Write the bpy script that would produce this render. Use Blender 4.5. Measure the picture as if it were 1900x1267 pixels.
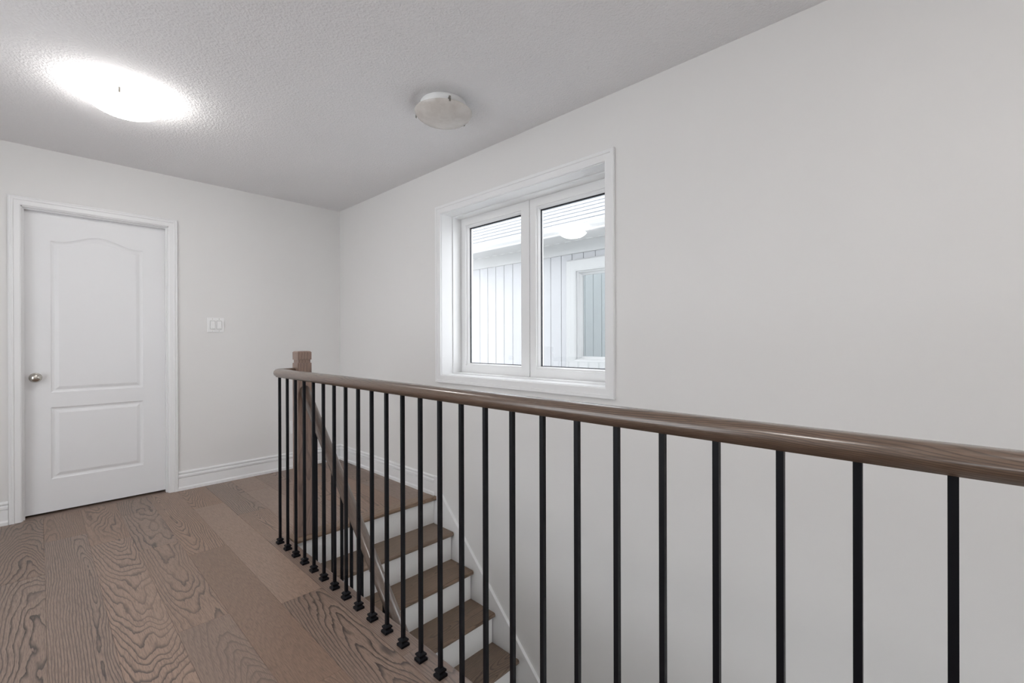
import bpy, bmesh, math, random
from mathutils import Vector, Matrix
random.seed(7)
for o in list(bpy.data.objects): bpy.data.objects.remove(o, do_unlink=True)
scene = bpy.context.scene
col = scene.collection

# ------------------------------------------------------------------ camera
CAM = (4.309, -2.0567, 1.1596); YAW, PIT, ROL, FPX = 0.8093, -0.0014, -0.003, 837.67
fw = Vector((-math.cos(YAW)*math.cos(PIT), math.sin(YAW)*math.cos(PIT), math.sin(PIT)))
rt = fw.cross(Vector((0, 0, 1))).normalized(); up = rt.cross(fw)
r2 = rt*math.cos(ROL)+up*math.sin(ROL); u2 = -rt*math.sin(ROL)+up*math.cos(ROL)
cd = bpy.data.cameras.new('camera'); cam = bpy.data.objects.new('camera', cd); col.objects.link(cam)
M = Matrix((r2, u2, -fw)).transposed().to_4x4(); M.translation = Vector(CAM); cam.matrix_world = M
cd.sensor_fit = 'HORIZONTAL'; cd.sensor_width = 36.0; cd.lens = FPX*36.0/1900.0
cd.clip_start = 0.05; cd.clip_end = 200
scene.camera = cam

# ------------------------------------------------------------------ sky, exposure
LAMP = 31.0            # radiance of the lit glass bowls
SKY = 4.0
w = bpy.data.worlds.new('overcast_sky'); scene.world = w; w.use_nodes = True
bg = w.node_tree.nodes['Background']; bg.inputs[0].default_value = (0.93, 0.96, 1.0, 1); bg.inputs[1].default_value = SKY
vs = scene.view_settings
vs.view_transform = 'Standard'; vs.look = 'None'; vs.gamma = 1.0; vs.use_curve_mapping = False
vs.exposure = 0.08
scene.cycles.use_denoising = True; scene.cycles.use_adaptive_sampling = True; scene.cycles.adaptive_threshold = 0.06
scene.cycles.max_bounces = 7; scene.cycles.diffuse_bounces = 4; scene.cycles.sample_clamp_indirect = 8.0

# ------------------------------------------------------------------ helpers
def tag(o, label, cat, group=None, kind=None):
    o['label'] = label; o['category'] = cat
    if group: o['group'] = group
    if kind: o['kind'] = kind
    return o
WLOC = {}
def link(o, loc, parent):
    col.objects.link(o)
    p = Vector(WLOC.get(parent.name, (0, 0, 0))) if parent else Vector((0, 0, 0))
    if parent: o.parent = parent
    o.location = Vector(loc)-p
    WLOC[o.name] = tuple(loc)
    return o
def empty(name, loc):
    return link(bpy.data.objects.new(name, None), loc, None)
def add(name, me, mat, loc=(0, 0, 0), parent=None):
    """me: a mesh datablock in local coordinates about loc (world)"""
    if mat and not me.materials: me.materials.append(mat)
    return link(bpy.data.objects.new(name, me), loc, parent)
def tomesh(bm, name, smooth=False, recalc=True):
    if recalc: bmesh.ops.recalc_face_normals(bm, faces=bm.faces[:])
    me = bpy.data.meshes.new(name); bm.to_mesh(me); bm.free()
    if smooth:
        for p in me.polygons: p.use_smooth = True
    return me
def bmbox(bm, lo, hi):
    x0, y0, z0 = lo; x1, y1, z1 = hi
    v = [bm.verts.new(c) for c in ((x0,y0,z0),(x1,y0,z0),(x1,y1,z0),(x0,y1,z0),(x0,y0,z1),(x1,y0,z1),(x1,y1,z1),(x0,y1,z1))]
    fs = [bm.faces.new([v[i] for i in f]) for f in ((3,2,1,0),(4,5,6,7),(0,1,5,4),(1,2,6,5),(2,3,7,6),(3,0,4,7))]
    return v, fs
def box(name, lo, hi, mat, parent=None, bevel=0.0, seg=1):
    c = [(a+b)/2 for a, b in zip(lo, hi)]
    bm = bmesh.new()
    bmbox(bm, [a-k for a, k in zip(lo, c)], [a-k for a, k in zip(hi, c)])
    if bevel: bmesh.ops.bevel(bm, geom=bm.edges[:], offset=bevel, segments=seg, affect='EDGES', profile=0.5)
    return add(name, tomesh(bm, name), mat, c, parent)
def boxes(name, bl, mat, parent=None, loc=(0, 0, 0)):
    bm = bmesh.new()
    for lo, hi in bl: bmbox(bm, [a-k for a, k in zip(lo, loc)], [a-k for a, k in zip(hi, loc)])
    return add(name, tomesh(bm, name), mat, loc, parent)
def lathe_mesh(name, prof, axis='Z', n=48, smooth=True, sharp=()):
    bm = bmesh.new(); rings = []
    for r, h in prof:
        if r < 1e-6: rings.append([bm.verts.new((0, 0, h))]); continue
        rings.append([bm.verts.new((r*math.cos(2*math.pi*i/n), r*math.sin(2*math.pi*i/n), h)) for i in range(n)])
    for a, b in zip(rings, rings[1:]):
        for i in range(n):
            j = (i+1) % n
            if len(a) == 1 and len(b) == 1: continue
            if len(a) == 1: bm.faces.new((a[0], b[i], b[j]))
            elif len(b) == 1: bm.faces.new((a[i], a[j], b[0]))
            else: bm.faces.new((a[i], a[j], b[j], b[i]))
    if axis == 'X': bm.transform(Matrix.Rotation(math.pi/2, 4, 'Y'))
    return tomesh(bm, name, smooth)
def sweep_mesh(name, path, prof, smooth=True, plumb=False):
    """sweep prof [(side, up)] along a path of points lying in one plane containing smooth bends; ends capped"""
    bm = bmesh.new(); rings = []; P = [Vector(p) for p in path]
    for i, p in enumerate(P):
        t = (P[min(i+1, len(P)-1)]-P[max(i-1, 0)]).normalized()
        side = t.cross(Vector((0, 0, 1))).normalized(); u = side.cross(t).normalized()
        if plumb: u = Vector((0, 0, 1/u.z))          # plumb-cut ends against the posts
        rings.append([bm.verts.new(p+side*a+u*b) for a, b in prof])
    n = len(prof)
    for a, b in zip(rings, rings[1:]):
        for i in range(n): bm.faces.new((a[i], a[(i+1) % n], b[(i+1) % n], b[i]))
    bm.faces.new(rings[0]); bm.faces.new(rings[-1][::-1])
    return tomesh(bm, name, smooth)
def extrude_prof(name, prof, p0, p1, out, mat, parent=None):
    """prof [(outward, z)] extruded from p0 to p1 (wall line), out = unit outward vector"""
    p0 = Vector(p0); p1 = Vector(p1); out = Vector(out); c = (p0+p1)/2
    bm = bmesh.new(); R = []
    for p in (p0, p1): R.append([bm.verts.new(p-c+out*a+Vector((0, 0, b))) for a, b in prof])
    n = len(prof)
    for i in range(n): bm.faces.new((R[0][i], R[0][(i+1) % n], R[1][(i+1) % n], R[1][i]))
    bm.faces.new(R[0]); bm.faces.new(R[1][::-1])
    return add(name, tomesh(bm, name), mat, c, parent)
def frame_mesh(name, a0, b0, a1, b1, prof, mapf, open_bottom=False):
    """mitred frame around rectangle a0..a1 x b0..b1, prof [(outset, height)], mapf(a, b, h) -> xyz"""
    bm = bmesh.new(); loops = []
    for off, h in prof:
        bb = b0 if open_bottom else b0-off
        pts = [(a0-off, bb), (a0-off, b1+off), (a1+off, b1+off), (a1+off, bb)]
        loops.append([bm.verts.new(mapf(a, b, h)) for a, b in pts])
    n = len(prof)
    for k in range(n):
        A, B = loops[k], loops[(k+1) % n]
        for i in range(3 if open_bottom else 4):
            j = (i+1) % 4
            bm.faces.new((A[i], A[j], B[j], B[i]))
    if open_bottom:
        bm.faces.new([l[0] for l in loops]); bm.faces.new([l[3] for l in loops][::-1])
    return tomesh(bm, name)

# ------------------------------------------------------------------ materials
def mat(name):
    m = bpy.data.materials.new(name); m.use_nodes = True
    return m, m.node_tree, m.node_tree.nodes['Principled BSDF']
def N(nt, t, **kw):
    n = nt.nodes.new(t)
    for k, v in kw.items(): setattr(n, k, v)
    return n
def math_(nt, op, a, b=None, clamp=False):
    n = N(nt, 'ShaderNodeMath', operation=op, use_clamp=clamp)
    for i, x in enumerate((a, b)):
        if x is None: continue
        if isinstance(x, (int, float)): n.inputs[i].default_value = x
        else: nt.links.new(x, n.inputs[i])
    return n.outputs[0]
def comb(nt, a, b, c):
    n = N(nt, 'ShaderNodeCombineXYZ')
    for i, x in enumerate((a, b, c)):
        if isinstance(x, (int, float)): n.inputs[i].default_value = x
        else: nt.links.new(x, n.inputs[i])
    return n.outputs[0]
def mix(nt, f, a, b):
    n = N(nt, 'ShaderNodeMix', data_type='RGBA')
    for s, x in ((n.inputs[0], f), (n.inputs[6], a), (n.inputs[7], b)):
        if isinstance(x, (int, float)): s.default_value = x
        elif isinstance(x, tuple): s.default_value = (*x, 1)
        else: nt.links.new(x, s)
    return n.outputs[2]
def noise(nt, vec, scale=1.0, detail=2.0, rough=0.5):
    n = N(nt, 'ShaderNodeTexNoise'); n.inputs['Scale'].default_value = scale
    n.inputs['Detail'].default_value = detail; n.inputs['Roughness'].default_value = rough
    if vec is not None: nt.links.new(vec, n.inputs['Vector'])
    return n.outputs[0]
def ramp(nt, f, pts):
    n = N(nt, 'ShaderNodeValToRGB'); nt.links.new(f, n.inputs[0]); e = n.color_ramp.elements
    while len(e) < len(pts): e.new(0.5)
    for q, (p, v) in zip(e, pts): q.position = p; q.color = (v, v, v, 1)
    return n.outputs[0]
def bump(nt, h, bs, strength, dist):
    b = N(nt, 'ShaderNodeBump'); b.inputs['Strength'].default_value = strength; b.inputs['Distance'].default_value = dist
    nt.links.new(h, b.inputs['Height']); nt.links.new(b.outputs[0], bs.inputs['Normal'])
def paint(name, c, rough=0.6, bscale=0, bdist=0, bstr=0.3, spec=0.3):
    m, nt, bs = mat(name)
    bs.inputs['Base Color'].default_value = (*c, 1); bs.inputs['Roughness'].default_value = rough
    bs.inputs['Specular IOR Level'].default_value = spec
    if bscale:
        tc = N(nt, 'ShaderNodeTexCoord')
        bump(nt, noise(nt, tc.outputs['Object'], bscale, 3.0, 0.6), bs, bstr, bdist)
    return m
def wood(name, light, dark, along='X', freq=95.0, rough=0.38, contrast=0.8, var=0.25, slope=0.0, tilt=0.09, coat=0.0):
    m, nt, bs = mat(name); L = nt.links
    tc = N(nt, 'ShaderNodeTexCoord'); vec = tc.outputs['Object']
    if slope:
        mp = N(nt, 'ShaderNodeMapping'); mp.inputs['Rotation'].default_value = (0, slope, 0)
        L.new(vec, mp.inputs[0]); vec = mp.outputs[0]
    sp = N(nt, 'ShaderNodeSeparateXYZ'); L.new(vec, sp.inputs[0])
    X, Y, Z = sp.outputs
    a, b, c = {'X': (X, Y, Z), 'Y': (Y, X, Z), 'Z': (Z, X, Y)}[along]
    oi = N(nt, 'ShaderNodeObjectInfo'); r = oi.outputs['Random']
    ra = math_(nt, 'FRACT', math_(nt, 'MULTIPLY', r, 17.31)); rb = math_(nt, 'FRACT', math_(nt, 'MULTIPLY', r, 53.77)); rc = math_(nt, 'FRACT', math_(nt, 'MULTIPLY', r, 131.9))
    off = math_(nt, 'MULTIPLY', r, 41.0)
    n1 = math_(nt, 'SUBTRACT', noise(nt, comb(nt, math_(nt, 'MULTIPLY', a, 1.25), math_(nt, 'MULTIPLY', b, 5.0), math_(nt, 'ADD', off, math_(nt, 'MULTIPLY', c, 5.0))), 1.0, 2.0), 0.5)
    n2 = math_(nt, 'SUBTRACT', noise(nt, comb(nt, math_(nt, 'MULTIPLY', a, 11.0), math_(nt, 'MULTIPLY', b, 55.0), math_(nt, 'ADD', off, math_(nt, 'MULTIPLY', c, 40.0))), 1.0, 3.0), 0.5)
    # flat-sawn oak: growth rings of a slightly tilted log cut by the board's face
    yy = math_(nt, 'ADD', math_(nt, 'ADD', b, math_(nt, 'MULTIPLY', math_(nt, 'SUBTRACT', ra, 0.5), 0.16)), math_(nt, 'MULTIPLY', n1, 0.085))
    tl = math_(nt, 'MULTIPLY', math_(nt, 'SUBTRACT', rc, 0.5), tilt*2)
    zz = math_(nt, 'ADD', math_(nt, 'ADD', math_(nt, 'MULTIPLY', a, tl), math_(nt, 'ADD', math_(nt, 'MULTIPLY', rb, 0.17), c)), math_(nt, 'MULTIPLY', n1, 0.12))
    rr = math_(nt, 'SQRT', math_(nt, 'ADD', math_(nt, 'MULTIPLY', yy, yy), math_(nt, 'MULTIPLY', zz, zz)))
    ph = math_(nt, 'FRACT', math_(nt, 'ADD', math_(nt, 'MULTIPLY', rr, freq), math_(nt, 'MULTIPLY', n2, 0.9)))
    ring = ramp(nt, ph, [(0.0, 0.0), (0.50, 0.0), (0.78, 0.75), (0.88, 1.0), (0.97, 0.0)])
    pore = ramp(nt, noise(nt, comb(nt, math_(nt, 'MULTIPLY', a, 22.0), math_(nt, 'MULTIPLY', b, 420.0), math_(nt, 'ADD', off, math_(nt, 'MULTIPLY', c, 420.0))), 1.0, 2.0), [(0.46, 0.0), (0.64, 1.0)])
    fade = ramp(nt, noise(nt, comb(nt, math_(nt, 'MULTIPLY', a, 1.5), math_(nt, 'MULTIPLY', b, 5.0), math_(nt, 'ADD', off, 9.0)), 1.0, 1.0), [(0.30, 0.55), (0.52, 1.0)])
    plain = ramp(nt, math_(nt, 'FRACT', math_(nt, 'MULTIPLY', r, 7.77)), [(0.05, 0.25), (0.25, 1.0)])
    k = math_(nt, 'MULTIPLY', math_(nt, 'MULTIPLY', math_(nt, 'MULTIPLY', ring, fade), plain), contrast)
    k = math_(nt, 'MAXIMUM', k, math_(nt, 'MULTIPLY', pore, 0.42*contrast))
    cl = mix(nt, k, light, dark)
    hs = N(nt, 'ShaderNodeHueSaturation'); L.new(cl, hs.inputs['Color'])
    L.new(math_(nt, 'ADD', math_(nt, 'MULTIPLY', math_(nt, 'SUBTRACT', rc, 0.5), var*2), 1.0), hs.inputs['Value'])
    L.new(math_(nt, 'ADD', math_(nt, 'MULTIPLY', ra, 0.3), 0.85), hs.inputs['Saturation'])
    L.new(hs.outputs[0], bs.inputs['Base Color'])
    bs.inputs['Roughness'].default_value = rough; bs.inputs['Specular IOR Level'].default_value = 0.45
    if coat: bs.inputs['Coat Weight'].default_value = coat; bs.inputs['Coat Roughness'].default_value = 0.16
    return m

WALL = paint('wall_paint', (0.80, 0.79, 0.78), 0.65)
WHITE = paint('white_trim', (0.87, 0.87, 0.875), 0.35, spec=0.4)
RISER = paint('white_riser', (0.90, 0.90, 0.89), 0.4)
VINYL = paint('white_vinyl', (0.84, 0.84, 0.84), 0.3, spec=0.45)
DOORP = paint('door_paint', (0.85, 0.85, 0.86), 0.42, spec=0.4)
PLASTIC = paint('white_plastic', (0.90, 0.90, 0.90), 0.3, spec=0.45)
PALEGROUND = paint('pale_ground', (0.75, 0.75, 0.74), 0.9)
GAPSHADE = paint('painted_gap_shade', (0.42, 0.42, 0.42), 0.5)  # grey that paints the shaded gap round each rocker
BOUNCEFLOOR = paint('pale_bounce_floor', (0.72, 0.70, 0.67), 0.3)  # floor tone made pale to bounce light onto the stairs
PLY = paint('subfloor', (0.16, 0.12, 0.10), 0.8)
GASKET = paint('black_gasket', (0.015, 0.016, 0.022), 0.5)
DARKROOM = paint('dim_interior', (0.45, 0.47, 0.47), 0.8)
def ceiling_mat():
    m, nt, bs = mat('stippled_ceiling')
    bs.inputs['Base Color'].default_value = (0.84, 0.83, 0.84, 1); bs.inputs['Roughness'].default_value = 0.9
    bs.inputs['Specular IOR Level'].default_value = 0.1
    tc = N(nt, 'ShaderNodeTexCoord')
    v = N(nt, 'ShaderNodeTexVoronoi'); v.inputs['Scale'].default_value = 75; nt.links.new(tc.outputs['Object'], v.inputs['Vector'])
    h = math_(nt, 'ADD', math_(nt, 'MULTIPLY', v.outputs['Distance'], 0.6), noise(nt, tc.outputs['Object'], 130, 3.0, 0.6))
    bump(nt, h, bs, 0.55, 0.006)
    return m
CEIL = ceiling_mat()
FLOORW = wood('oak_floor_stain', (0.285, 0.192, 0.143), (0.058, 0.041, 0.036), 'X', 122, 0.36, 1.0, 0.14)
TREADW = wood('oak_tread_stain', (0.25, 0.172, 0.120), (0.07, 0.046, 0.034), 'Y', 170, 0.36, 0.8, 0.1)
NOSEW = wood('oak_nosing_stain', (0.235, 0.165, 0.130), (0.075, 0.054, 0.047), 'X', 150, 0.36, 0.7, 0.08)
RAILW = wood('oak_rail_stain', (0.150, 0.100, 0.072), (0.028, 0.018, 0.013), 'X', 260, 0.32, 0.95, 0.05, coat=0.8)
SLOPEW = wood('oak_sloped_rail_stain', (0.150, 0.100, 0.072), (0.028, 0.018, 0.013), 'X', 260, 0.32, 0.95, 0.05, slope=-math.atan(0.955), coat=0.8)
NEWELW = wood('oak_newel_stain', (0.27, 0.185, 0.148), (0.08, 0.054, 0.045), 'Z', 120, 0.35, 0.7, 0.05, coat=0.2)
IRON = paint('black_iron', (0.0035, 0.0038, 0.006), 0.45, spec=0.18)
def metal(name, c, rough):
    m, nt, bs = mat(name); bs.inputs['Base Color'].default_value = (*c, 1); bs.inputs['Metallic'].default_value = 1; bs.inputs['Roughness'].default_value = rough
    return m
NICKEL = metal('satin_nickel', (0.55, 0.52, 0.47), 0.22)
CLIPM = metal('clip_metal', (0.35, 0.33, 0.30), 0.35)
def emit(name, c, s):
    m, nt, bs = mat(name); bs.inputs['Base Color'].default_value = (0.8, 0.8, 0.78, 1); bs.inputs['Roughness'].default_value = 0.3
    bs.inputs['Emission Color'].default_value = (*c, 1); bs.inputs['Emission Strength'].default_value = s
    return m
LITINNER = emit('lit_glass_inside', (1.0, 0.98, 0.955), LAMP*0.10)
LITSOFT = emit('lit_frosted_glass_soft', (1.0, 0.98, 0.955), LAMP*0.80)
LITGLASS = emit('lit_frosted_glass', (1.0, 0.98, 0.955), LAMP)
def alabaster():
    m, nt, bs = mat('alabaster_glass'); tc = N(nt, 'ShaderNodeTexCoord')
    n = noise(nt, tc.outputs['Object'], 14, 4.0, 0.6)
    nt.links.new(mix(nt, ramp(nt, n, [(0.35, 0.0), (0.7, 1.0)]), (0.57, 0.53, 0.495), (0.69, 0.66, 0.625)), bs.inputs['Base Color'])
    bs.inputs['Roughness'].default_value = 0.22; bs.inputs['Subsurface Weight'].default_value = 0.0
    return m
ALAB = alabaster()
def pane(name, tint, refl_boost=0.0):
    m, nt, bs = mat(name); L = nt.links; nt.nodes.remove(bs)
    out = nt.nodes['Material Output']
    t = N(nt, 'ShaderNodeBsdfTransparent'); t.inputs[0].default_value = (*tint, 1)
    g = N(nt, 'ShaderNodeBsdfGlossy'); g.inputs['Roughness'].default_value = 0.0; g.inputs['Color'].default_value = (1, 1, 1, 1)
    f = N(nt, 'ShaderNodeLayerWeight'); f.inputs[0].default_value = 0.5
    fac = math_(nt, 'ADD', math_(nt, 'MULTIPLY', math_(nt, 'POWER', f.outputs['Facing'], 5.0), 0.95), 0.045+refl_boost, True)
    x = N(nt, 'ShaderNodeMixShader'); L.new(fac, x.inputs[0]); L.new(t.outputs[0], x.inputs[1]); L.new(g.outputs[0], x.inputs[2]); L.new(x.outputs[0], out.inputs[0])
    return m
GLASS = pane('window_glass', (0.98, 0.985, 0.985), 0.01)
NGLASS = pane('coated_window_glass', (0.55, 0.6, 0.6), 0.45)
def siding_mat(name, c):
    m, nt, bs = mat(name); tc = N(nt, 'ShaderNodeTexCoord'); oi = N(nt, 'ShaderNodeObjectInfo')
    k = noise(nt, tc.outputs['Object'], 3.0, 3.0)
    nt.links.new(mix(nt, k, tuple(x*0.96 for x in c), tuple(min(1, x*1.03) for x in c)), bs.inputs['Base Color'])
    bs.inputs['Roughness'].default_value = 0.55
    return m
SIDING = siding_mat('pale_siding', (0.43, 0.43, 0.445))
OURSIDE = siding_mat('grey_green_siding', (0.55, 0.59, 0.60))
EXTRIM = paint('exterior_white_trim', (0.46, 0.46, 0.46), 0.45)
def shingle_mat():
    m, nt, bs = mat('grey_shingle'); tc = N(nt, 'ShaderNodeTexCoord')
    k = noise(nt, tc.outputs['Object'], 90, 3.0, 0.7); k2 = noise(nt, tc.outputs['Object'], 4, 2.0)
    c = mix(nt, ramp(nt, k, [(0.35, 0.0), (0.65, 1.0)]), (0.16, 0.17, 0.185), (0.42, 0.43, 0.45))
    nt.links.new(mix(nt, math_(nt, 'MULTIPLY', k2, 0.5), c, (0.30, 0.32, 0.35)), bs.inputs['Base Color']); bs.inputs['Roughness'].default_value = 0.9
    return m
SHINGLE = shingle_mat()

# ------------------------------------------------------------------ dimensions
H = 2.44; LX = 5.6; FY = -3.4
X0, RUN, RISE, NST = 1.578, 0.2107, 0.2012, 13
ZL = -NST*RISE
EY = -1.037                       # edge of the floor along the stair opening
WX0, WX1, WZ0, WZ1 = 1.631, 3.0325, 0.9104, 2.098     # window opening
DY0, DY1, DZ = -2.134, -1.366, 2.045                  # door opening
WT = 0.25

# ------------------------------------------------------------------ room shell
wb = boxes('wall_back', [((-0.15, 0, ZL-0.1), (WX0, WT, H+0.1)), ((WX1, 0, ZL-0.1), (LX+0.15, WT, H+0.1)),
      ((WX0, 0, ZL-0.1), (WX1, WT, WZ0)), ((WX0, 0, WZ1), (WX1, WT, H+0.1))], WALL)
tag(wb, 'long plain light grey wall with the double window above the stairs', 'wall', kind='structure')
wl = boxes('wall_left', [((-0.15, DY1, -0.3), (0, 0, H+0.1)), ((-0.15, FY, -0.3), (0, DY0, H+0.1)), ((-0.15, DY0, DZ), (0, DY1, H+0.1)), ((-0.15, DY0, -0.3), (0, DY1, -0.016))], WALL)
tag(wl, 'light grey wall with the white panel door and light switch', 'wall', kind='structure')
fill_wins = [(1.15, 3.25, 0.25, 2.25), (4.3, 5.0, 0.50, 1.10)]
fb = []; xs = [-0.15]+[v for p in fill_wins for v in p[:2]]+[LX+0.15]
for i in range(0, len(xs), 2): fb.append(((xs[i], FY-WT, -0.3), (xs[i+1], FY, H+0.1)))
for a, b, fz0, fz1 in fill_wins: fb += [((a, FY-WT, -0.3), (b, FY, fz0)), ((a, FY-WT, fz1), (b, FY, H+0.1))]
wf = boxes('wall_front', fb, WALL)
tag(wf, 'light grey hallway wall with an added tall and an added low window facing the stair railing', 'wall', kind='structure')
wr = boxes('wall_right', [((LX, FY, -0.3), (LX+0.15, 0, H+0.1)), ((LX, EY-0.1, ZL-0.1), (LX+0.15, EY+0.06, -0.3)), ((LX, -0.08, ZL-0.1), (LX+0.15, 0, -0.3)), ((LX, EY+0.06, -0.36), (LX+0.15, -0.08, -0.3)), ((LX, EY+0.06, ZL-0.1), (LX+0.15, -0.08, ZL))], WALL)
tag(wr, 'plain light grey wall closing the end of the stair opening', 'wall', kind='structure')
ce = boxes('ceiling', [((-0.15, FY-WT, H), (LX+0.15, WT, H+0.12))], CEIL)
tag(ce, 'white stippled ceiling over the landing and stairs', 'ceiling', kind='structure')
ws = boxes('wall_stairwell', [((X0-0.028, EY-0.10, ZL-0.1), (LX, EY-0.012, -0.3)), ((X0-0.15, EY-0.10, ZL-0.1), (X0-0.03, 0, -0.3))], WALL)
tag(ws, 'white wall below the railing enclosing the staircase', 'wall', kind='structure')

# floor: subfloor slab and planks
fl = boxes('floor', [((0, FY, -0.3), (X0-0.03, 0, -0.016)), ((X0-0.03, FY, -0.3), (LX, EY-0.012, -0.016))], PLY)
tag(fl, 'brown stained oak plank floor of the upstairs hallway and landing', 'floor', kind='structure')
fu = boxes('floor_lower', [((X0, EY-0.1, ZL-0.1), (LX, 0, ZL))], BOUNCEFLOOR)
tag(fu, 'unseen lower hall floor made pale to bounce light up the stairs', 'floor', kind='structure')
PW = 0.18; YB = -1.138
joints = {0: [0.55, 2.19, 3.6, 4.7], 1: [1.35, 2.77, 4.2], 2: [0.35, 1.09, 2.10, 3.3, 4.5], 3: [0.80, 2.65, 3.9], 4: [0.55, 2.45, 3.5, 4.9], 5: [1.06, 2.3, 3.7]}
def plank(x0, x1, y0, y1):
    dz = random.uniform(-0.0004, 0.0)
    return box('floor_plank', (x0+0.0002, y0+0.0002, -0.0155), (x1-0.0002, y1-0.0002, dz), FLOORW, fl, 0.0006)
box('threshold_plank', (-0.15, DY0, -0.0155), (-0.0005, DY1, -0.0004), FLOORW, fl, 0.001)
row = 0; y1 = YB
while y1 > FY+0.02:
    y0 = max(y1-PW, FY)
    js = joints.get(row) or sorted(random.uniform(0.3, 0.9)+k*1.25 for k in range(4))
    e = [0.0]+js+[LX]
    for a, b in zip(e, e[1:]): plank(a, b, y0, y1)
    y1 = y0; row += 1
LB = X0-0.10                       # back of the landing nosing board
y0 = YB; lj = [0.9, 0.42, 1.05, 0.6, 0.3, 0.85, 0.5]; i = 0
while y0 < -0.01:
    y1 = min(y0+PW, 0.0)
    for a, b in ((0, lj[i]), (lj[i], LB)): plank(a, b, y0, y1)
    y0 = y1; i += 1
def nose_mesh(name, l, wdt, th, along):
    """board with a rounded front edge: local x along, front at +y"""
    prof = [(-wdt/2, -th), (wdt/2-0.012, -th)]
    for k in range(9):
        a = -math.pi/2+math.pi*k/8; prof.append((wdt/2-th/2*0.8+th/2*0.8*math.cos(a), -th/2+th/2*math.sin(a)))
    prof += [(-wdt/2, 0)]
    bm = bmesh.new(); R = [[bm.verts.new((s*l/2, a, b)) for a, b in prof] for s in (-1, 1)]
    n = len(prof)
    for k in range(n): bm.faces.new((R[0][k], R[0][(k+1) % n], R[1][(k+1) % n], R[1][k]))
    bm.faces.new(R[0]); bm.faces.new(R[1][::-1])
    if along == 'Y': bm.transform(Matrix(((0, 1, 0, 0), (1, 0, 0, 0), (0, 0, 1, 0), (0, 0, 0, 1))))
    return tomesh(bm, name)
# edge board under the guard railing (front rounded edge towards the stair opening), in three lengths
for a, b in ((LB, 2.87), (2.87, 4.35), (4.35, LX)):
    add('edge_board', nose_mesh('edge_board', b-a-0.001, EY-YB, 0.03, 'X'), NOSEW, ((a+b)/2, (EY+YB)/2, 0.001), fl)
add('landing_nosing', nose_mesh('landing_nosing', 0-EY-0.001, X0-LB, 0.03, 'Y'), TREADW, ((X0+LB)/2, EY/2, 0.0015), fl)

# baseboards
BP = [(0, 0), (0.018, 0), (0.018, 0.020), (0.0125, 0.030), (0.0115, 0.094), (0.006, 0.099), (0.017, 0.104), (0.017, 0.117), (0.004, 0.125), (0.013, 0.132), (0.013, 0.141), (0.006, 0.148), (0, 0.148)]
for nm, p0, p1, out, lab in (
    ('baseboard_left', (0, -1.3115, 0), (0, 0, 0), (1, 0, 0), 'white stepped baseboard between the panel door and the corner'),
    ('baseboard_left_hall', (0, FY, 0), (0, -2.1925, 0), (1, 0, 0), 'white stepped baseboard on the knob side of the panel door'),
    ('baseboard_back', (0.0185, 0, 0), (1.548, 0, 0), (0, -1, 0), 'white stepped baseboard running along the landing to the stairs'),
    ('baseboard_front', (0, FY, 0), (LX, FY, 0), (0, 1, 0), 'white stepped baseboard under the added hallway window'),
    ('baseboard_right', (LX, FY, 0), (LX, YB, 0), (-1, 0, 0), 'white stepped baseboard on the end wall of the hallway')):
    tag(extrude_prof(nm, BP, p0, p1, out, WHITE), lab, 'baseboard', kind='structure')

# ------------------------------------------------------------------ door_1
d = tag(empty('door_1', (0, (DY0+DY1)/2, 0)), 'white two panel door with arched upper panel in a white frame', 'door', kind='structure')
CP = [(0, 0), (0, 0.010), (0.006, 0.013), (0.030, 0.0135), (0.034, 0.019), (0.040, 0.019), (0.044, 0.016), (0.050, 0.018), (0.057, 0.014), (0.057, 0)]
add('casing', frame_mesh('casing', DY0, 0.0, DY1, DZ, CP, lambda a, b, h: (h, a-(DY0+DY1)/2, b), True), WHITE, (0, (DY0+DY1)/2, 0), d)
JT = 0.006
boxes('jamb', [((-0.15, DY0, 0), (0.001, DY0+JT, DZ)), ((-0.15, DY1-JT, 0), (0.001, DY1, DZ)), ((-0.15, DY0, DZ-JT), (0.001, DY1, DZ))], WHITE, d, (0, (DY0+DY1)/2, 0))
st = 0.008
boxes('door_stop', [((-0.058, DY0+JT, 0), (-0.022, DY0+JT+st, DZ-JT)), ((-0.058, DY1-JT-st, 0), (-0.022, DY1-JT, DZ-JT)), ((-0.058, DY0+JT+st, DZ-JT-st), (-0.022, DY1-JT-st, DZ-JT))], WHITE, d, (0, (DY0+DY1)/2, 0))
XD = -0.060
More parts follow.
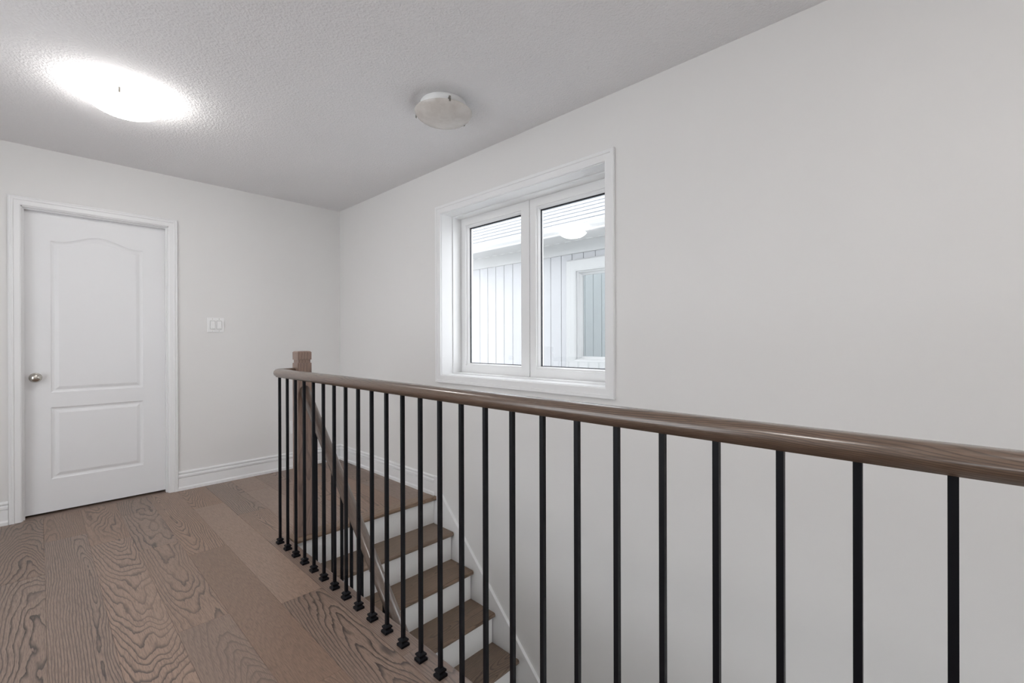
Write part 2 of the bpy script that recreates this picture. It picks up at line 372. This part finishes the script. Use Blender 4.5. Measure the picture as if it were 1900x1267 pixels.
def door_slab():
    y0, y1, z0, z1 = DY0+JT+0.003, DY1-JT-0.003, 0.014, DZ-JT-0.004
    bm = bmesh.new(); ns = 24
    def outline(ya, yb, za, zb, arch, ins):
        """bottom (left->right), right (up), top (right->left), left (down), ns points per side"""
        pts = []; A, B, Za = ya+ins, yb-ins, za+ins
        yc, hw = (ya+yb)/2, (yb-ya)/2
        top = lambda y: zb-ins+(arch*0.5*(1+math.cos(math.pi*max(-1, min(1, (y-yc)/(hw*0.86))))) if arch else 0)
        for k in range(ns): pts.append((A+(B-A)*k/ns, Za))
        for k in range(ns): pts.append((B, Za+(top(B)-Za)*k/ns))
        for k in range(ns): y = B+(A-B)*k/ns; pts.append((y, top(y)))
        for k in range(ns): pts.append((A, top(A)+(Za-top(A))*k/ns))
        return pts
    def panel(ya, yb, za, zb, arch, cz0, cz1):
        loops = [outline(y0, y1, cz0, cz1, 0, 0)]; hs = [0.0]
        for ins, h in ((0, 0.0), (0.005, -0.004), (0.014, -0.007), (0.020, -0.007), (0.036, -0.0012), (0.040, 0.0)):
            loops.append(outline(ya, yb, za, zb, arch, ins)); hs.append(h)
        V = [[bm.verts.new((XD+h, p[0], p[1])) for p in lp] for lp, h in zip(loops, hs)]
        n = 4*ns
        for A, B in zip(V, V[1:]):
            for k in range(n): bm.faces.new((A[k], A[(k+1) % n], B[(k+1) % n], B[k]))
        bm.faces.new(V[-1])
    panel(-1.999, -1.511, 0.818, 1.846, 0.056, 0.767, z1)
    panel(-1.999, -1.511, 0.232, 0.717, 0.0, z0, 0.767)
    bmesh.ops.remove_doubles(bm, verts=bm.verts[:], dist=1e-5)
    # sides and back
    b = [bm.verts.new((x, y, z)) for x in (XD, XD-0.035) for y, z in ((y0, z0), (y1, z0), (y1, z1), (y0, z1))]
    for f in ((0, 1, 5, 4), (1, 2, 6, 5), (2, 3, 7, 6), (3, 0, 4, 7), (4, 5, 6, 7)): bm.faces.new([b[k] for k in f])
    bm.transform(Matrix.Translation((0, -(DY0+DY1)/2, 0)))
    return tomesh(bm, 'door_slab')
slab = add('door_slab', door_slab(), DOORP, (0, (DY0+DY1)/2, 0), d)
kn = add('door_knob', lathe_mesh('door_knob', [(0.0, 0.0), (0.031, 0.0), (0.0315, 0.004), (0.028, 0.008), (0.013, 0.010), (0.0115, 0.022), (0.014, 0.028), (0.023, 0.033), (0.0275, 0.040), (0.028, 0.046), (0.025, 0.054), (0.017, 0.060), (0.008, 0.0625), (0.0, 0.063)], 'X'), NICKEL, (XD, -2.071, 0.924), d)
kn['label'] = 'satin nickel door knob'
# unseen block behind the door so no light leaks round the slab
tag(boxes('wall_leak_block', [((-0.30, DY0-0.1, -0.3), (-0.151, DY1+0.1, DZ+0.15))], WALL), 'unseen block behind the panel door that stops light leaks', 'wall', kind='structure')

# ------------------------------------------------------------------ window_1
WCX, WCZ = (WX0+WX1)/2, WZ0
win = tag(empty('window_1', (WCX, 0, WZ0)), 'white double casement window in a deep reveal above the stairs', 'window', kind='structure')
wmap = lambda yb: (lambda a, b, h: (a-WCX, yb-h, b-WZ0))
add('casing', frame_mesh('casing', WX0, WZ0, WX1, WZ1, [(0, 0), (0, 0.012), (0.004, 0.014), (0.034, 0.015), (0.037, 0.020), (0.052, 0.021), (0.056, 0.017), (0.056, 0)], wmap(0)), WHITE, (WCX, 0, WZ0), win)
add('jamb_extension', frame_mesh('jamb_extension', WX0+0.004, WZ0+0.004, WX1-0.004, WZ1-0.004, [(0, 0.001), (0, -0.099), (0.004, -0.099), (0.004, 0.001)], wmap(0)), WHITE, (WCX, 0, WZ0), win)
FI = 0.012
add('window_frame', frame_mesh('window_frame', WX0+FI, WZ0+FI, WX1-FI, WZ1-FI, [(0, -0.100), (0, -0.262), (FI, -0.262), (FI, -0.100)], wmap(0)), VINYL, (WCX, 0, WZ0), win)
GY = 0.205; WM = 2.331
boxes('mullion', [((WM-0.012, 0.172, WZ0+FI), (WM+0.012, 0.26, WZ1-FI))], VINYL, win, (WM, 0.2, WZ0))
for k, (a, b) in enumerate(((WX0+FI, WM-0.012), (WM+0.012, WX1-FI))):
    cx = (a+b)/2; SW = 0.058
    mp = lambda p, q, h, cx=cx: (p-cx, -h, q-WZ0)
    s = add('sash', frame_mesh('sash', a+SW+0.001, WZ0+FI+SW, b-SW-0.001, WZ1-FI-SW, [(0, -0.186), (0, -0.245), (SW, -0.245), (SW, -0.178), (0.006, -0.178), (0.004, -0.186)], mp), VINYL, (cx, 0, WZ0), win)
    add('glazing_bead', frame_mesh('glazing_bead', a+SW+0.013, WZ0+FI+SW+0.012, b-SW-0.013, WZ1-FI-SW-0.012, [(0, -0.200), (0, -0.206), (0.0125, -0.206), (0.0125, -0.188), (0.008, -0.188)], mp), VINYL, (cx, 0, WZ0), s)
    add('gasket', frame_mesh('gasket', a+SW+0.0175, WZ0+FI+SW+0.016, b-SW-0.0175, WZ1-FI-SW-0.020, [(0, -0.2065), (0, -0.218), (0.0075, -0.218), (0.0075, -0.2065)], mp), GASKET, (cx, 0, WZ0), s)
    box('glass_pane', (a+SW, GY+0.0015, WZ0+FI+SW), (b-SW, GY+0.0025, WZ1-FI-SW), GLASS, s)
for k, (a, b, fz0, fz1) in enumerate(fill_wins):  # hallway windows added out of view to let in fill daylight
    c = (a+b)/2
    e = tag(empty('window_%d' % (k+2), (c, FY, fz0)), ('added tall white hallway window out of view for fill daylight', 'added low white hallway window by the end wall for fill daylight')[k], 'window', kind='structure')
    mp = lambda p, q, h, c=c, fz0=fz0: (p-c, h, q-fz0)
    add('casing', frame_mesh('casing', a, fz0, b, fz1, [(0, 0), (0, 0.014), (0.05, 0.018), (0.056, 0.014), (0.056, 0)], mp), WHITE, (c, FY, fz0), e)
    add('window_frame', frame_mesh('window_frame', a+0.05, fz0+0.05, b-0.05, fz1-0.05, [(0, -0.17), (0, -0.24), (0.05, -0.24), (0.05, -0.17)], mp), VINYL, (c, FY, fz0), e)
    box('centre_bar', (c-0.03, FY-0.235, fz0+0.05), (c+0.03, FY-0.175, fz1-0.05), VINYL, e)
    for p, q in ((a+0.05, c-0.03), (c+0.03, b-0.05)): box('glass_pane', (p, FY-0.206, fz0+0.05), (q, FY-0.204, fz1-0.05), GLASS, e)

# unseen glazed door added to light the risers from below
fd = tag(empty('door_2', (LX, -0.53, ZL)), 'added white glazed door in the lower hall to light the stairs', 'door', kind='structure')
fy0, fy1, fzt = EY+0.06, -0.08, -0.36
add('door_frame', frame_mesh('door_frame', fy0+0.07, ZL+0.12, fy1-0.07, fzt-0.08, [(0, -0.05), (0, -0.10), (0.0695, -0.10), (0.0695, -0.05)], lambda a, b, h: (-h, a+0.53, b-ZL)), WHITE, (LX, -0.53, ZL), fd)
box('bottom_rail', (LX+0.052, fy0+0.001, ZL+0.001), (LX+0.098, fy1-0.001, ZL+0.06), WHITE, fd)
box('glass_pane', (LX+0.073, fy0+0.071, ZL+0.121), (LX+0.077, fy1-0.071, fzt-0.081), GLASS, fd)
# ------------------------------------------------------------------ staircase
sc = tag(empty('staircase', (X0+1.2, -0.5, ZL)), 'straight flight of brown oak treads with white risers going down', 'staircase')
SY = -0.020
tm = nose_mesh('tread', SY-(EY-0.012), RUN+0.03, 0.03, 'Y'); tm.materials.append(TREADW)
for i in range(1, NST):
    add('tread', tm, None, (X0+i*RUN-(RUN+0.03)/2, (SY+EY-0.012)/2, -i*RISE), sc)
for i in range(NST):
    xf = X0+i*RUN-0.030
    box('riser', (xf-0.015, EY-0.012, -(i+1)*RISE), (xf, SY if i else -0.001, -i*RISE-0.0295), RISER, sc)
def prism_y(name, poly, y0, y1, m, parent):
    c = (sum(p[0] for p in poly)/len(poly), (y0+y1)/2, sum(p[1] for p in poly)/len(poly))
    bm = bmesh.new(); R = [[bm.verts.new((x-c[0], y-c[1], z-c[2])) for x, z in poly] for y in (y0, y1)]
    n = len(poly)
    for k in range(n): bm.faces.new((R[0][k], R[0][(k+1) % n], R[1][(k+1) % n], R[1][k]))
    bm.faces.new(R[0]); bm.faces.new(R[1][::-1])
    return add(name, tomesh(bm, name), m, c, parent)
SL = RISE/RUN
zt = lambda x: -0.006-SL*(x-1.673)
xe = 4.25
prism_y('skirt_board', [(1.5495, 0.150), (1.594, 0.150), (1.600, 0.144), (1.600, zt(1.600)), (xe, zt(xe)), (xe, zt(xe)-0.36), (1.5495, zt(1.5495)-0.36), (1.5495, -0.03), (1.579, -0.03), (1.579, 0.004), (1.5495, 0.004)], -0.0135, 0.0, WHITE, sc)
cw = 0.052
prism_y('skirt_cap', [(1.6005, zt(1.6005)), (xe, zt(xe)), (xe, zt(xe)-cw), (1.6005, zt(1.6005)-cw)], -0.0195, -0.0134, WHITE, sc)

# ------------------------------------------------------------------ railings
def baluster_meshes(length, wd=0.0127):
    bm = bmesh.new(); bmbox(bm, (-wd/2, -wd/2, 0), (wd/2, wd/2, length))
    return tomesh(bm, 'baluster')
def shoe_mesh():
    bm = bmesh.new(); R = []
    for h, s in ((0, .0175), (.009, .0175), (.011, .0150), (.014, .0115), (.018, .0115), (.019, .0150), (.025, .0150), (.030, .0085)):
        R.append([bm.verts.new((a*s, b*s, h)) for a, b in ((-1, -1), (1, -1), (1, 1), (-1, 1))])
    for A, B in zip(R, R[1:]):
        for i in range(4): bm.faces.new((A[i], A[(i+1) % 4], B[(i+1) % 4], B[i]))
    bm.faces.new(R[0]); bm.faces.new(R[-1])
    return tomesh(bm, 'baluster_shoe')
RAILP = [(-0.017, -0.023), (0.017, -0.023), (0.019, -0.017), (0.026, -0.013), (0.0295, -0.005), (0.030, 0.002), (0.027, 0.012), (0.019, 0.0195), (0.008, 0.0228), (-0.008, 0.0228), (-0.019, 0.0195), (-0.027, 0.012), (-0.030, 0.002), (-0.0295, -0.005), (-0.026, -0.013), (-0.019, -0.017)]
RY, RZ = -1.1008, 0.979
NX, NY, NW = 1.516, -0.961, 0.080
gr = tag(empty('guard_railing', (3.0, RY, 0)), 'level oak handrail on black square balusters along the hallway edge', 'railing')
BX = 1.4985; R_ = 0.055
path = [(BX, NY-NW/2, RZ), (BX, RY+R_+0.004, RZ)]
for k in range(0, 13):
    a = math.pi-(-math.pi/2*k/12); path.append((BX+R_+R_*math.cos(a), RY+R_+R_*math.sin(a), RZ))
path += [(BX+R_+0.01, RY, RZ)]+[(x, RY, RZ) for x in (1.8, 2.6, 3.4, 4.2, 5.0, LX-0.001)]
gx = 3.0
add('handrail', sweep_mesh('handrail', [(p[0]-gx, p[1]-RY, 0) for p in path], RAILP), RAILW, (gx, RY, RZ), gr)
bmesh_len = RZ-0.021-0.001
bme = baluster_meshes(bmesh_len); bme.materials.append(IRON)
sme = shoe_mesh(); sme.materials.append(IRON)
i = 0
while 1.551+0.1154*i < LX-0.05:
    x = 1.551+0.1154*i
    b = add('baluster', bme, None, (x, RY, 0.001), gr); add('baluster_shoe', sme, None, (x, RY, 0.001), b); i += 1
# newel
def newel():
    bm = bmesh.new(); R = []; h = NW/2
    for z, s in ((0, h), (1.030, h), (1.0315, h-0.005), (1.049, h-0.005), (1.0505, h), (1.094, h), (1.099, h-0.004), (1.101, h-0.010)):
        R.append([bm.verts.new((a*s, b*s, z)) for a, b in ((-1, -1), (1, -1), (1, 1), (-1, 1))])
    for A, B in zip(R, R[1:]):
        for k in range(4): bm.faces.new((A[k], A[(k+1) % 4], B[(k+1) % 4], B[k]))
    bm.faces.new(R[0]); bm.faces.new(R[-1])
    return tomesh(bm, 'newel_post')
nw = tag(add('newel_post', newel(), NEWELW, (NX, NY, 0.001)), 'square brown oak newel post with grooved cap at the stair top', 'newel post')
# sloped stair railing
xs0, xs1 = NX+NW/2, 4.13
zs = lambda x: 0.865-SL*(x-1.556)
sr = tag(empty('stair_railing', (xs0, NY, 0)), 'sloping oak handrail on black balusters going down the stairs', 'railing')
add('handrail', sweep_mesh('handrail', [(0, 0, zs(xs0)), ((xs1-xs0)/2, 0, zs((xs0+xs1)/2)), (xs1-xs0, 0, zs(xs1))], RAILP, plumb=True), SLOPEW, (xs0, NY, 0), sr)
k = 0
while True:
    x = 1.71+0.10535*k; k += 1
    ti = math.floor((x-X0)/RUN+1.0)
    if ti > NST-1: break
    zb = -ti*RISE
    L = zs(x)-0.030-zb
    b = add('baluster', None or baluster_meshes(L), IRON, (x, NY, zb), sr); add('baluster_shoe', sme, None, (x, NY, zb), b)
nb = add('newel_post', newel(), NEWELW, (xs1+NW/2, NY, ZL), None)
tag(nb, 'square oak newel post at the foot of the stairs', 'newel post')

# ------------------------------------------------------------------ ceiling lights
def ceiling_light(x, y, lit, label, a0, glow=None):
    e = tag(empty('ceiling_light', (x, y, H)), label, 'ceiling light', 'flush ceiling lights with glass bowls')
    add('pan', lathe_mesh('pan', [(0, 0), (0.118, 0), (0.122, -0.003), (0.124, -0.036), (0.120, -0.040), (0, -0.040)], n=64), PLASTIC, (x, y, H), e)
    R, z0, dp = 0.153, -0.052, 0.058
    prof = [(R+0.001, z0+0.001)]
    for k in range(1, 13):
        t = k/12; a = t*math.pi/2; prof.append((R*math.cos(a)**0.92 if k < 12 else 0, z0-dp*math.sin(a)**1.25))
    inner = [(max(0, r-0.004) if r > 0.004 else 0, min(z0+0.001, z+0.004)) for r, z in prof][::-1]
    g = add('glass_bowl', lathe_mesh('glass_bowl', prof+inner, n=48), (glow or LITGLASS) if lit else ALAB, (x, y, H), e)
    if lit:
        g.data.materials.append(LITINNER)
        for p in g.data.polygons:
            if p.normal.z > 0.05: p.material_index = 1
    for q in range(3):
        a = a0+q*2*math.pi/3; ca, sa = math.cos(a), math.sin(a)
        bm = bmesh.new()
        bmbox(bm, (0.110, -0.004, -0.040), (R+0.004, 0.004, -0.036)); bmbox(bm, (R+0.0015, -0.005, -0.064), (R+0.0045, 0.005, -0.036)); bmbox(bm, (R-0.010, -0.004, -0.0505), (R+0.004, 0.004, -0.0480))
        bm.transform(Matrix.Rotation(a, 4, 'Z'))
        add('clip', tomesh(bm, 'clip'), CLIPM, (x, y, H), e)
    add('stem', lathe_mesh('stem', [(0, -0.040), (0.012, -0.040), (0.012, -0.06), (0, -0.06)], n=16), PLASTIC, (x, y, H), e)
    return e
ceiling_light(1.256, -1.743, True, 'lit ceiling light with glowing glass bowl near the panel door', math.radians(-14), LITSOFT)
ceiling_light(2.363, -0.545, False, 'unlit ceiling light with alabaster glass bowl above the stairs', math.radians(-26))
ceiling_light(3.75, -2.70, True, 'added unseen ceiling light with glowing glass bowl as hallway fill', 0.2)  # lamp added out of view to brighten the hallway
ceiling_light(4.85, -1.38, True, 'added unseen ceiling light with glowing glass bowl as stair wall fill', 0.9)  # lamp added out of view to lift the lower stair wall

# ------------------------------------------------------------------ switch and outlet
e = tag(empty('light_switch', (0, -1.0545, 1.2965)), 'white double rocker light switch on the wall beside the door', 'light switch')
def plate_mesh(w_, h_):
    bm = bmesh.new(); bmbox(bm, (0, -w_/2, -h_/2), (0.008, w_/2, h_/2))
    ed = [x for x in bm.edges if all(v.co.x > 0.003 for v in x.verts)]
    bmesh.ops.bevel(bm, geom=ed, offset=0.002, segments=2, affect='EDGES'); return tomesh(bm, 'cover_plate')
add('cover_plate', plate_mesh(0.118, 0.118), PLASTIC, (0, -1.0545, 1.2965), e)
for s in (-1, 1):
    y = -1.0545+s*0.023
    box('rocker_gap_shade', (0.007, y-0.0175, 1.2965-0.0345), (0.0084, y+0.0175, 1.2965+0.0345), GAPSHADE, e)  # flat strip coloured as the shade in the rocker gap
    bm = bmesh.new(); v, f = bmbox(bm, (0.007, -0.0155, -0.032), (0.0175, 0.0155, 0.032)); v[5].co.x = v[6].co.x = 0.0112
    add('rocker', tomesh(bm, 'rocker'), PLASTIC, (0, y, 1.2965), e)
    for t in (-1, 1): add('screw', lathe_mesh('screw', [(0, 0.0092), (0.0025, 0.0088), (0.003, 0.0075)], 'X', 10), NICKEL, (0, y, 1.2965+t*0.049), e)
e = tag(empty('wall_outlet', (0, -0.437, 0.3775)), 'white wall outlet above the baseboard behind the newel post', 'outlet')
add('cover_plate', plate_mesh(0.070, 0.115), PLASTIC, (0, -0.437, 0.3775), e)
for t in (-1, 1):
    f_ = box('receptacle', (0.007, -0.437-0.0165, 0.3775+t*0.02-0.0145), (0.0092, -0.437+0.0165, 0.3775+t*0.02+0.0145), PLASTIC, e, 0.001)
    for s in (-1, 1): box('slot', (0.0088, -0.437+s*0.0065-0.001, 0.3775+t*0.02-0.004), (0.0094, -0.437+s*0.0065+0.001, 0.3775+t*0.02+0.005), GASKET, f_)

# ------------------------------------------------------------------ outdoors: the house next door
ND = 2.2
nh = tag(empty('neighbour_house', (0.5, ND, ZL)), 'pale board sided house with shingle roof seen through the window', 'house')
nx0, nx1 = -3.4, 3.6
boxes('wall_core', [((nx0, ND+0.03, ZL-0.2), (1.30, ND+0.3, 2.30)), ((2.55, ND+0.03, ZL-0.2), (nx1, ND+0.3, 2.30)), ((1.30, ND+0.03, ZL-0.2), (2.55, ND+0.3, 0.95)), ((1.30, ND+0.03, 1.94), (2.55, ND+0.3, 2.30))], SIDING, nh)
BWD = 0.158; gx0 = 0.896-BWD*27
bA = None
def board(x, z0, z1):
    bm = bmesh.new(); v, f = bmbox(bm, (0, 0, 0), (BWD-0.005, 0.026, z1-z0))
    bmesh.ops.bevel(bm, geom=[q for q in bm.edges if all(p.co.y < 0.001 for p in q.verts)], offset=0.003, affect='EDGES')
    me = tomesh(bm, 'siding_board'); add('siding_board', me, SIDING, (x, ND+0.005, z0), nh)
nX0, nX1, nZ0, nZ1 = 1.335, 2.50, 0.98, 1.907
x = gx0
while x < nx1-BWD:
    if x+BWD > nX0-0.1 and x < nX1+0.1: board(x, ZL-0.2, nZ0-0.10); board(x, nZ1+0.15, 2.17)
    else: board(x, ZL-0.2, 2.17)
    x += BWD
box('frieze_board', (nx0, ND-0.022, 2.160), (nx1, ND+0.03, 2.298), EXTRIM, nh)
EV = 0.40
box('soffit', (nx0, ND-EV+0.09, 2.298), (nx1, ND+0.3, 2.312), EXTRIM, nh)
for k in range(46): box('soffit_vent', (nx0+0.05+k*0.15, ND-0.055, 2.2955), (nx0+0.12+k*0.15, ND-0.045, 2.299), PALEGROUND, nh)
extrude_prof('gutter', [(0, 0), (0.075, 0), (0.082, 0.006), (0.082, 0.022), (0.098, 0.050), (0.104, 0.072), (0.104, 0.080), (0.095, 0.080), (0.0, 0.080)], (nx0, ND-EV+0.10, 2.287), (nx1, ND-EV+0.10, 2.287), (0, -1, 0), EXTRIM, nh)
pt = math.radians(35); ex = 0.143; cs, sn = math.cos(pt), math.sin(pt)
ry0, rz0 = ND-EV+0.010, 2.374
def course(k):
    bm = bmesh.new(); v, f = bmbox(bm, (nx0, 0, -0.008), (nx1, ex*1.25, 0.0))
    for q in v:
        if q.co.y > 0.01: q.co.z -= 0.0105
    bm.transform(Matrix.Rotation(pt, 4, 'X'))
    return tomesh(bm, 'shingle_course')
for k in range(20):
    add('shingle_course', course(k), SHINGLE, (0, ry0+k*ex*cs, rz0+k*ex*sn), nh)
prism = [(ry0+0.05, rz0-0.03), (ry0+20*ex*cs, rz0+20*ex*sn-0.05), (ry0+20*ex*cs, 2.33), (ry0+0.05, 2.33)]
bm = bmesh.new(); R = [[bm.verts.new((xx, a, b)) for a, b in prism] for xx in (nx0, nx1)]
for k in range(4): bm.faces.new((R[0][k], R[0][(k+1) % 4], R[1][(k+1) % 4], R[1][k]))
bm.faces.new(R[0]); bm.faces.new(R[1][::-1])
add('roof_deck', tomesh(bm, 'roof_deck'), PALEGROUND, (0, 0, 0), nh)
# its window
ncx = (nX0+nX1)/2
mp = lambda p, q, h: (p-ncx, -h, q-nZ0)
nwn = add('window', frame_mesh('window', nX0-0.055, nZ0-0.035, nX1+0.055, nZ1+0.045, [(0, 0.0), (0, 0.028), (0.02, 0.036), (0.12, 0.036), (0.135, 0.025), (0.135, 0.0)], mp), EXTRIM, (ncx, ND+0.005, nZ0), nh)
add('window_frame', frame_mesh('window_frame', nX0, nZ0, nX1, nZ1, [(0, -0.03), (0, -0.05), (0.056, -0.05), (0.056, 0.012), (0.03, 0.012), (0.02, -0.02)], mp), EXTRIM, (ncx, ND+0.005, nZ0), nwn)
box('glass_pane', (nX0-0.005, ND+0.045, nZ0-0.005), (nX1+0.005, ND+0.049, nZ1+0.005), NGLASS, nwn)
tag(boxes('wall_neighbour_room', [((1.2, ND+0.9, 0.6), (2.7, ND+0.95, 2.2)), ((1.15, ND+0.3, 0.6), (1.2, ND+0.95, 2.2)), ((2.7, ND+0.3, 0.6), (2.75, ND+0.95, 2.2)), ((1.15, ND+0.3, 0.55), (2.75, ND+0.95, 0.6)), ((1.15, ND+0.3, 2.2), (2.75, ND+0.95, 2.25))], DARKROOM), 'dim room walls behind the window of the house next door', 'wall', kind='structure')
# our own outside cladding, which that window mirrors
ob = None
x = -0.15
while x < LX:
    for z0, z1 in (((ZL-0.1, WZ0-0.02), (WZ1+0.02, H+0.1)) if (x+0.16 > WX0 and x < WX1) else ((ZL-0.1, H+0.1),)):
        box('siding_board', (x, WT, z0), (x+0.152, WT+0.02, z1), OURSIDE, wb)
    x += 0.16
tag(boxes('added_sky_shade_eave', [((-0.4, FY-WT-0.75, H-0.02), (LX+0.4, FY-WT, H+0.10))], EXTRIM), 'unseen eave added to keep high sky out of the hallway window', 'eave', kind='structure')  # unseen overhang added to cut skylight through the hallway window
gd = boxes('ground', [((-14, -14, ZL-0.35), (16, 14, ZL-0.25))], PALEGROUND)  # unseen ground, added and kept pale to bounce skylight upward
tag(gd, 'unseen pale ground added to bounce skylight into the rooms', 'ground', kind='structure')
